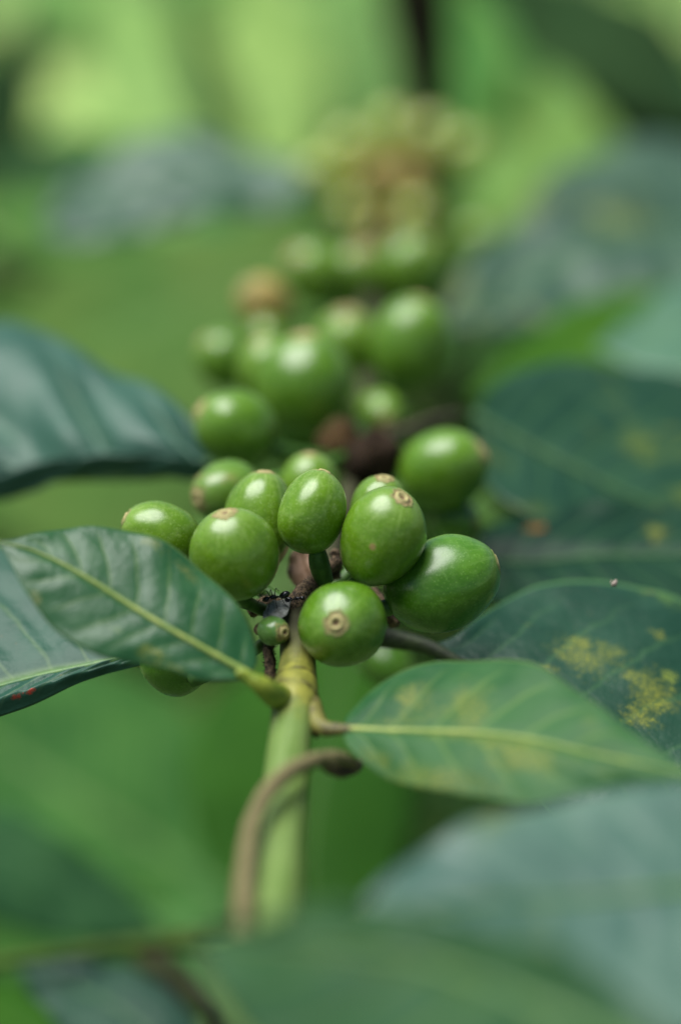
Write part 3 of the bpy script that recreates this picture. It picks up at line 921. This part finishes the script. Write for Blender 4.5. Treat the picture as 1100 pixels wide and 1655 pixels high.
# ---------------------------------------------------------------- leaves near the focus
leaf(BR, 'leaf', (404, 1091, 0.3175), (-14, 874, 0.322), (-0.1, 0.62, 0.78), [(280, 1026), (150, 945), (60, 895)],
     [(415, 1062), (402, 1010), (362, 955), (300, 900), (232, 866), (150, 850), (70, 860), (20, 872)],
     [(380, 1100), (322, 1099), (270, 1082), (226, 1074), (160, 1060), (92, 1018), (40, 955), (8, 895)],
     LM('young_leaf_over_cherries', base=(0.016, 0.084, 0.026), base2=(0.034, 0.122, 0.040), vein=(0.20, 0.30, 0.075), spot=YEL, spot_amt=0.18, rust=0.35, rough=0.36, nv=9, vk=0.16, vein_amt=0.22, trans=0.18),
     N=96, M=18, arch=0.025, cup=-0.10, puck=0.00014, nv=9, vk=0.16, wave=0.0012, midrib=M_VEINY, midrib_r=0.00060, seed=1,
     marks=[(245, 880, 0.045, 0.05, YEL, 0.55, 0.25), (300, 925, 0.04, 0.05, (0.26, 0.24, 0.06), 0.5, 0.25), (245, 1052, 0.06, 0.07, YEL, 0.75, 0.2), (60, 965, 0.04, 0.06, (0.30, 0.28, 0.10), 0.6, 0.25),
            (190, 1020, 0.05, 0.03, (0.14, 0.24, 0.05), 0.5, 0.25), (280, 1078, 0.09, 0.03, YEL, 0.6, 0.2)],
     label='mid green leaf with yellow midrib lying in front of the cherries')
leaf(BR, 'leaf', (556, 1179, 0.3180), (1150, 1262, 0.292), (-0.05, 0.66, 0.75), [(700, 1186), (850, 1202), (985, 1230)],
     [(562, 1152), (620, 1102), (700, 1070), (790, 1064), (872, 1084), (955, 1136), (1030, 1190), (1100, 1240)],
     [(562, 1206), (605, 1242), (680, 1275), (780, 1292), (860, 1299), (930, 1284), (1010, 1268), (1090, 1262)],
     LM('young_leaf_with_yellow_blotches', base=(0.020, 0.090, 0.028), base2=(0.050, 0.140, 0.046), vein=(0.21, 0.32, 0.08), spot=YEL, spot_amt=0.22, rust=0.5, rough=0.46, nv=8, vk=0.20, vein_amt=0.30, trans=0.18, spec=0.16),
     N=96, M=18, arch=0.02, cup=-0.06, puck=0.00025, nv=8, vk=0.20, wave=0.0014, midrib=M_VEINY, midrib_r=0.00055, seed=2,
     marks=[(665, 1125, 0.05, 0.10, OLV, 0.8, 0.6), (755, 1150, 0.06, 0.16, OLV, 0.8, 0.6), (850, 1222, 0.10, 0.12, OLV, 0.9, 0.6), (700, 1258, 0.16, 0.12, OLV, 0.8, 0.6), (615, 1232, 0.05, 0.08, OLV, 0.6, 0.5),
            (820, 1200, 0.10, 0.06, OLV, 0.6, 0.5), (640, 1165, 0.12, 0.06, OLV, 0.45, 0.6), (740, 1190, 0.14, 0.05, OLV, 0.4, 0.6), (845, 1235, 0.03, 0.05, YEL, 0.6, 0.4), (660, 1128, 0.02, 0.04, YEL, 0.6, 0.4)],
     label='green leaf with yellow blotches to the right of the stem')
leaf(BR, 'leaf', (690, 1044, 0.356), (1290, 1340, 0.338), (0.0, 0.76, 0.65), [(790, 1098), (950, 1190), (1120, 1270)],
     [(735, 1028), (780, 992), (828, 957), (880, 936), (960, 931), (1040, 944), (1110, 968), (1200, 1030), (1270, 1160)],
     [(730, 1105), (790, 1200), (890, 1300), (1010, 1370), (1140, 1400), (1240, 1380)],
     LM('dark_leaf_with_algae', base=(0.010, 0.046, 0.025), base2=(0.020, 0.070, 0.038), vein=(0.07, 0.17, 0.06), rim=1.0, spot=(0.24, 0.23, 0.03), spot_amt=0.30, rust=0.7, rough=0.37, nv=8, vk=0.2, vein_amt=0.25, trans=0.10, spec=0.42),  # full rim paints the lit edge of the blade as a paler margin
     N=96, M=20, arch=0.02, cup=-0.10, puck=0.00022, nv=8, vk=0.2, wave=0.0022, midrib=M_VEIND, midrib_r=0.0009, seed=3,
     marks=[(930, 1062, 0.065, 0.055, YEL, 0.9, 0.6), (945, 1040, 0.03, 0.03, YEL, 0.8, 0.4), (1070, 1025, 0.018, 0.016, YEL, 0.8, 0.3), (1055, 1120, 0.045, 0.06, YEL, 0.9, 0.6), (1080, 1097, 0.022, 0.026, (0.26, 0.32, 0.04), 0.8, 0.3),
            (1040, 1160, 0.04, 0.04, YEL, 0.8, 0.45), (1020, 1095, 0.035, 0.025, OLV, 0.7, 0.4), (985, 1050, 0.04, 0.02, OLV, 0.6, 0.5), (1056, 955, 0.016, 0.016, (0.60, 0.22, 0.02), 0.95, 0.2), (1085, 962, 0.06, 0.035, (0.14, 0.26, 0.03), 0.6, 0.4), (890, 1080, 0.03, 0.02, OLV, 0.6, 0.4)],
     label='dark bluish green leaf with yellow algae patches and an orange spot')
leaf(BR, 'leaf', (270, 1040, 0.347), (-220, 1190, 0.338), (0.0, 0.74, 0.67), [(170, 1070), (40, 1095), (-90, 1135)],
     [(250, 985), (150, 905), (40, 880), (-60, 900), (-160, 1010)], [(225, 1070), (160, 1083), (90, 1110), (0, 1144), (-90, 1180), (-170, 1200)],
     LM('grey_sheen_leaf_near', base=(0.022, 0.075, 0.048), base2=(0.035, 0.10, 0.065), vein=(0.17, 0.26, 0.10), spot=(0.20, 0.15, 0.07), spot_amt=0.15, rust=1.0, rough=0.36, nv=8, vein_amt=0.25, trans=0.10, spec=0.22),
     N=80, M=18, puck=0.0004, cup=0.0, wave=0.0010, midrib=M_VEIND, midrib_r=0.0008, seed=4, curl=0.13, thick=0.0004,
     marks=[(28, 1126, 0.022, 0.03, (0.42, 0.045, 0.03), 0.95, 0.12), (52, 1117, 0.016, 0.025, (0.42, 0.05, 0.03), 0.95, 0.12), (100, 1090, 0.012, 0.012, (0.35, 0.28, 0.14), 0.8, 0.1)],
     label='grey-green leaf with two red marks on its curled rim')
# blurred leaves farther along the branch
leaf(BR, 'leaf', (345, 752, 0.400), (-150, 770, 0.412), (-0.1, 0.70, 0.7), [(220, 768), (80, 772), (-30, 772)],
     [(332, 720), (296, 662), (245, 624), (185, 602), (122, 562), (62, 530), (0, 520), (-80, 560)],
     [(310, 776), (235, 772), (170, 766), (105, 780), (45, 796), (0, 808), (-80, 815)],
     LM('ridged_sheen_leaf', **dict(SHEEN, base=(0.026, 0.092, 0.060), base2=(0.042, 0.122, 0.080), rough=0.50, spec=0.6, nv=3.7, vk=0.30, vein_amt=0.1, vein=(0.12, 0.22, 0.09))),  # sky sheen partly painted in through the teal base
     N=72, M=14, puck=0.0056, ppow=0.6, nv=3.7, vk=0.30, wave=0.002, midrib=M_VEIND, midrib_r=0.0011, seed=5, label='blurred grey-green leaf with deep ridges between its veins')
leaf(BR, 'leaf', (765, 672, 0.432), (1290, 900, 0.415), (0.1, 0.84, 0.53), [(880, 730), (1000, 795), (1120, 840)],
     [(790, 632), (840, 602), (920, 588), (1010, 592), (1110, 612), (1220, 700)], [(775, 740), (800, 800), (880, 850), (1000, 890), (1150, 920)],
     LM('dark_blue_leaf', **dict(DARK, base=(0.013, 0.050, 0.027), base2=(0.024, 0.072, 0.038), spot_amt=0.95, spot=(0.12, 0.17, 0.03), vein=(0.05, 0.13, 0.05))),
     N=56, M=12, puck=0.0004, wave=0.003, midrib=M_VEINK, midrib_r=0.0013, seed=6, label='blurred dark bluish leaf with a pale midrib')
leaf(BR, 'leaf', (760, 905, 0.400), (1300, 900, 0.388), (0.08, 0.80, 0.58), [(900, 900), (1060, 895), (1180, 895)],
     [(785, 862), (840, 830), (940, 815), (1060, 810), (1200, 830)], [(790, 950), (880, 985), (1000, 1000), (1150, 980)],
     LM('dark_teal_leaf', **dict(DARK, base=(0.007, 0.030, 0.017), base2=(0.013, 0.046, 0.024), spec=0.12, spot_amt=0.4)),
     N=56, M=12, puck=0.0004, wave=0.003, midrib=M_VEINK, midrib_r=0.0007, seed=7, marks=[(865, 852, 0.03, 0.035, (0.35, 0.12, 0.02), 0.9, 0.15)],
     label='blurred dark teal leaf with an orange mark')
leaf(BR, 'leaf', (755, 830, 0.42), (960, 740, 0.43), (0.0, 0.65, 0.75), [(820, 800), (890, 765)], [(780, 790), (850, 745), (920, 730)], [(800, 850), (880, 830), (940, 780)],
     LM('small_pale_leaf', **dict(MIDG, base=(0.10, 0.2, 0.06))), N=26, M=7, wave=0.002)

# ---------------------------------------------------------------- cherries
def st(n):
    return {0: None, 1: NODE1, 2: NODE2, 3: NODE3, 4: NODE4}[n]


CH = [
    # px, py, depth, half length, half width, direction of the scar, skin, node, scar size, label
    (505, 827, 0.3400, 70, 55, (0.28, 0.93, -0.06), M_CH2, 0, 0.30, 'upright cherry in the middle of the top row'),
    (378, 895, 0.3345, 80, 72, (-0.17, 0.86, 0.46), M_CH2, 1, 0.28, 'round cherry with a tan scar on top, above the left leaf'),
    (418, 842, 0.3510, 85, 60, (0.12, 0.99, -0.02), M_CH2, 1, 0.34, 'cherry with a cracked brown top behind the round one'),
    (619, 866, 0.3370, 86, 70, (0.36, 0.74, 0.52), M_CH2, 1, 0.27, 'tilted cherry with a pale ringed scar near its top'),
    (612, 822, 0.3530, 58, 48, (0.16, 0.90, 0.40), M_CH2, 1, 0.34, 'cherry peeping out behind the tilted one'),
    (717, 943, 0.3420, 97, 77, (0.92, 0.38, 0.02), M_CHD, 1, 0.26, 'large oval cherry lying on its side, scar to the right'),
    (553, 1008, 0.3310, 74, 72, (-0.14, 0.06, 0.99), M_CH, 1, 0.27, 'cherry pointing its ringed tan scar at the viewer'),
    (260, 866, 0.3480, 68, 56, (-0.86, 0.42, 0.12), M_CH2, 1, 0.30, 'cherry half hidden behind the left leaf, scar to the left'),
    (283, 1060, 0.3450, 66, 62, (-0.5, 0.4, -0.7), M_CHD, 1, 0.26, 'dark cherry showing only its underside below the left leaf'),
    (365, 795, 0.3720, 62, 52, (-0.75, -0.2, 0.6), M_CHB, 2, 0.40, 'blurred cherry with a brown end behind the round one'),
    (500, 785, 0.3780, 56, 50, (0.0, 0.9, 0.3), M_CH2, 2, 0.26, None),
    (380, 691, 0.3940, 70, 62, (-0.80, 0.42, 0.30), M_CH, 2, 0.27, 'blurred cherry with a brown scar pointing left'),
    (492, 625, 0.4180, 90, 82, (-0.02, 0.95, 0.25), M_CH, 3, 0.28, 'large blurred round cherry above the focused cluster'),
    (440, 612, 0.4280, 72, 56, (-0.30, 0.85, 0.3), M_CH2, 3, 0.26, None),
    (718, 758, 0.3920, 76, 66, (0.84, 0.40, 0.36), M_CH, 2, 0.30, 'blurred cherry with an orange-brown scar on its right end'),
    (664, 555, 0.4480, 78, 66, (0.2, 0.95, 0.2), M_CH, 3, 0.26, None),
    (562, 560, 0.4600, 66, 58, (-0.05, 0.85, 0.5), M_CH2, 3, 0.34, None),
    (616, 672, 0.4300, 46, 42, (0.15, -0.3, 0.9), M_CH2, 2, 0.36, 'small pale green blurred cherry with a brown scar'),
    (364, 581, 0.4500, 52, 48, (-0.7, 0.6, 0.3), M_CH, 3, 0.28, None),
    (432, 552, 0.4700, 42, 36, (-0.3, 0.9, 0.3), M_CH2, 3, 0.26, None),
    (510, 443, 0.4980, 58, 52, (-0.6, 0.5, 0.5), M_CH2, 4, 0.34, None),
    (576, 446, 0.5020, 60, 52, (0.1, 0.7, 0.7), M_CH2, 4, 0.34, None),
    (664, 431, 0.5000, 58, 53, (0.5, 0.8, 0.3), M_CH2, 4, 0.28, None),
    (548, 652, 0.4480, 50, 44, (-0.1, 0.6, 0.7), M_CHD, 3, 0.26, None),
    (636, 606, 0.4620, 46, 42, (0.3, 0.5, 0.7), M_CHD, 3, 0.26, None),
    (474, 708, 0.4250, 44, 40, (-0.2, 0.3, 0.8), M_CHD, 2, 0.26, None),
    (735, 838, 0.3950, 40, 34, (0.8, -0.2, 0.4), M_CHD, 2, 0.26, None),
    (622, 1072, 0.4000, 52, 40, (0.6, -0.4, 0.4), M_CHD, 1, 0.26, None),
]
for i, (x, y, d, a, b, axis, m, nd, scr, lab) in enumerate(CH):
    cherry(BR, x, y, d, a, b, axis, m, st(nd), M_STALK, scar=scr, seed=i + 1, label=lab, nu=64 if d < 0.36 else 40, nth=48 if d < 0.36 else 30)
cherry(BR, 426, 490, 0.4780, 50, 42, (-0.5, 0.5, 0.6), M_CHT, NODE4, M_STALK, scar=0.35, seed=60, label='dried tan cherry, blurred, upper left of the cluster', nu=36, nth=26)
cherry(BR, 600, 742, 0.4000, 52, 46, (0.1, 0.4, 0.9), M_CHK, NODE2, M_BARK, scar=0.45, seed=61, scar_m=M_CHK, label='shrivelled black cherry behind the top row', nu=48, nth=36, lump=0.30)
cherry(BR, 550, 718, 0.4060, 42, 36, (-0.5, 0.9, -0.3), cherry_mat('brown_withered_skin', (0.030, 0.018, 0.006), (0.085, 0.048, 0.016), (0.11, 0.07, 0.03), rough=0.9), NODE2, M_BARK, scar=0.35, seed=62, nu=44, nth=32, lump=0.28)
cherry(BR, 442, 1020, 0.3340, 28, 25, (0.72, -0.06, 0.69), cherry_mat('small_cherry_skin', (0.07, 0.17, 0.03), (0.13, 0.25, 0.06), (0.28, 0.38, 0.16), brown=0.15), P(462, 1000, 0.343), M_BARK, scar=0.62, seed=70,
       label='tiny undeveloped cherry beside the stem', nu=48, nth=34, stalk_r=0.0008)

# ---------------------------------------------------------------- fuzzy fruit stalks and bracts at the near node
def fuzzy(pts, seed, n=420, ln=0.0007):
    a, r = PX(pts)
    o = tube('fuzzy_fruit_stalk', a, r, M_BARK, BR, 24, 12, rough=0.3, seed=seed)
    loc = [p - a[0] for p in a]
    hairs('fuzz', catmull(loc, 12), sum(r) / len(r), n, ln, M_HAIR, o, (0, 0, 0), seed)
    return o


fuzzy([(438, 1108, 0.336, 9), (436, 1075, 0.337, 9), (434, 1045, 0.339, 9), (446, 1010, 0.343, 10)], 1)
fuzzy([(462, 1002, 0.341, 14), (478, 972, 0.342, 15), (498, 950, 0.344, 13), (520, 930, 0.347, 11), (545, 905, 0.349, 9)], 2, 700)
fuzzy([(540, 935, 0.350, 8), (545, 910, 0.350, 8), (540, 890, 0.350, 8)], 3, 200)
fuzzy([(480, 985, 0.346, 13), (440, 975, 0.345, 12), (405, 985, 0.346, 14)], 4, 300)
fuzzy([(600, 955, 0.352, 10), (622, 985, 0.350, 11), (640, 1010, 0.350, 10)], 5, 300)
tube('fruit_stalk', [P(512, 890, 0.342), P(516, 912, 0.343), P(524, 940, 0.345)], [14 * mm(0.342), 17 * mm(0.343), 15 * mm(0.345)], M_STALK, BR, 14, 14)

leaf(BR, 'bract', (470, 968, 0.3400), (424, 998, 0.3350), (-0.2, 0.7, 0.7), [(455, 978), (438, 990)], [(455, 966), (440, 972), (428, 985)], [(465, 990), (452, 1000), (436, 1003)],
     lambda s: M_GREY, N=24, M=6, puck=0.0001, wave=0.0006, thick=0.00012, label='grey papery bract')
leaf(BR, 'bract', (520, 962, 0.352), (482, 880, 0.356), (-0.4, 0.3, 0.85), [(500, 930), (488, 905)], [(480, 950), (464, 925), (468, 900)], [(518, 935), (512, 910), (500, 890)],
     lambda s: M_DRY, N=24, M=6, puck=0.0002, wave=0.001, thick=0.0002, label='pinkish brown dry bract behind the fuzzy stalk')
stem_px(BR, [(575, 725, 0.408), (640, 700, 0.412), (700, 676, 0.418), (745, 668, 0.425)], [9, 7, 6, 5], ST_BROWN, 'dry_twig')

# ================================================================== dry tendril round the stem
T = thing('dry_tendril', 'brown dry tendril curving across the green stem to a dark twisted end', 'tendril', P(392, 1500, 0.281))
a, r = PX([(388, 1560, 0.268, 21), (392, 1480, 0.276, 20), (396, 1410, 0.284, 19), (403, 1350, 0.290, 18), (420, 1300, 0.295, 17.5), (448, 1262, 0.299, 17), (485, 1238, 0.303, 16), (520, 1226, 0.308, 15),
           (550, 1226, 0.313, 14), (572, 1236, 0.318, 10)])
r = [q * 0.84 for q in r]
tube('coil', a, r, M_TENDRIL, T, 80, 18, rough=0.24, seed=4)
a, r = PX([(518, 1236, 0.310, 5), (535, 1244, 0.314, 13), (555, 1246, 0.317, 15), (574, 1240, 0.320, 11), (584, 1228, 0.322, 5)])
tube('twisted_end', a, r, M_TENDEND, T, 30, 16, flat=0.7, rough=0.35, seed=8)

# ================================================================== leaves close to the lens
F = thing('leafy_shoot', 'out of focus pale blue-green leaves close to the lens at the bottom right', 'shoot', P(1250, 1500, 0.25))
leaf(F, 'leaf', (1260, 1420, 0.262), (560, 1500, 0.246), (-0.15, 0.72, 0.68), [(1080, 1440), (900, 1450), (720, 1465)],
     [(1180, 1290), (1060, 1270), (940, 1285), (830, 1310), (730, 1345), (650, 1400), (600, 1445)],
     [(1200, 1640), (1060, 1680), (930, 1640), (820, 1580), (720, 1540), (630, 1515)],
     LM('pale_sheen_leaf', **dict(SHEEN, base=(0.032, 0.100, 0.070), base2=(0.095, 0.185, 0.130), spec=1.0, spot_amt=0.7, spot=(0.16, 0.21, 0.04), rough=0.44, vein_amt=0.12)), N=60, M=14, puck=0.0002, wave=0.0016, midrib=M_VEIND, midrib_r=0.0007, seed=11,  # teal base holds some of the sky reflection as colour
     label='pale blue-green leaf reflecting the sky')
leaf(F, 'leaf', (1150, 1760, 0.225), (310, 1520, 0.236), (-0.1, 0.72, 0.68), [(900, 1640), (700, 1560), (500, 1530)],
     [(1000, 1600), (850, 1530), (740, 1490), (620, 1468), (500, 1472), (390, 1495)],
     [(1000, 1850), (800, 1850), (600, 1800), (450, 1720), (350, 1620)],
     LM('dark_near_leaf', **dict(SHEEN, base=(0.014, 0.062, 0.022), base2=(0.034, 0.100, 0.036), vein=(0.15, 0.23, 0.04), spec=0.15, rough=0.5, vein_amt=0.3, nv=7)), N=60, M=14, puck=0.0006, nv=7, wave=0.003, midrib=M_VEIND, midrib_r=0.0012, seed=12,
     label='green leaf with a yellowish midrib, lowest in the picture')
stem_px(F, [(1150, 1760, 0.225), (1230, 1640, 0.24), (1260, 1420, 0.262), (1290, 1200, 0.29)], [10, 12, 11, 11], ST_GREEN)

# ================================================================== ants and a husk
M_ANT = plain_mat('black_ant_shell', (0.004, 0.004, 0.005), (0.010, 0.010, 0.012), 3000, 0.25, 0.1)


def ant(label, pos, heading, up, length):
    root = thing('ant', label, 'ant', pos, 'ants at the fruit node')
    h = V(*heading).normalized()
    w = V(*up)
    w = (w - h * w.dot(h)).normalized()
    sd = h.cross(w)
    L = length

    def pt(x, y, z):
        return h * x * L + sd * y * L + w * z * L
    prof = [(-0.50, 0.01), (-0.46, 0.07), (-0.38, 0.115), (-0.28, 0.125), (-0.18, 0.09), (-0.12, 0.03), (-0.09, 0.022), (-0.06, 0.045), (-0.03, 0.024), (0.0, 0.05), (0.07, 0.075), (0.15, 0.07),
            (0.20, 0.045), (0.23, 0.03), (0.26, 0.06), (0.32, 0.10), (0.39, 0.10), (0.45, 0.06), (0.48, 0.015)]
    pts = [pt(x, 0, 0.15 + 0.03 * math.sin(x * 9)) for x, _ in prof]
    v, f, u = tube_data(pts, [q * L for _, q in prof], 14)
    mesh_obj('body', v, f, M_ANT, root, (0, 0, 0), u)
    for sgn in (-1, 1):
        for x0, dx in ((0.03, -0.22), (0.10, 0.0), (0.16, 0.22)):
            pl = [pt(x0, sgn * 0.05, 0.12), pt(x0 + dx * 0.5, sgn * 0.24, 0.30), pt(x0 + dx * 1.0, sgn * 0.36, 0.06), pt(x0 + dx * 1.3, sgn * 0.44, -0.02)]
            v, f, u = tube_data(catmull(pl, 12), [0.018 * L * (1 - 0.5 * i / 11) for i in range(12)], 7)
            mesh_obj('leg', v, f, M_ANT, root, (0, 0, 0), u)
        pl = [pt(0.43, sgn * 0.04, 0.18), pt(0.55, sgn * 0.14, 0.36), pt(0.72, sgn * 0.20, 0.26)]
        v, f, u = tube_data(catmull(pl, 10), [0.013 * L] * 10, 6)
        mesh_obj('antenna', v, f, M_ANT, root, (0, 0, 0), u)
    return root


ant('black ant on the grey bract, beside the round cherry', P(446, 970, 0.3375), (-0.93, -0.22, 0.25), (0.1, 0.8, 0.6), 0.0046)
ant('black ant on the fuzzy stalk, nearer the scar-faced cherry', P(478, 972, 0.3395), (0.9, 0.1, 0.3), (0.0, 0.8, 0.6), 0.0034)

hk = thing('insect_husk', 'tiny whitish insect husk on the dark leaf near its upper rim', 'insect husk', P(992, 944, 0.3500))
M_HUSK = plain_mat('pale_husk', (0.26, 0.19, 0.15), (0.46, 0.38, 0.32), 4000, 0.7, 0.5)
v, f, u = tube_data([V(x, y, z) * 0.0001 for x, y, z in [(-4, -4, 0), (-2, -1, 2), (0, 1, 3), (2, 4, 2), (4, 7, 1)]], [0.0001, 0.00032, 0.00040, 0.0003, 0.00008], 10, 1, 2, 0.4)
mesh_obj('shell', v, f, M_HUSK, hk, (0, 0, 0), u)
for (x, y) in ((-7, 3), (6, 1), (-6, 7), (3, -6)):
    v, f, u = tube_data([V(0, 0, 2) * 0.0001, V(x * 0.6, y * 0.6, 3) * 0.0001, V(x, y, 0) * 0.0001], [0.00008, 0.00006, 0.00003], 6)
    mesh_obj('leg', v, f, M_HUSK, hk, (0, 0, 0), u)
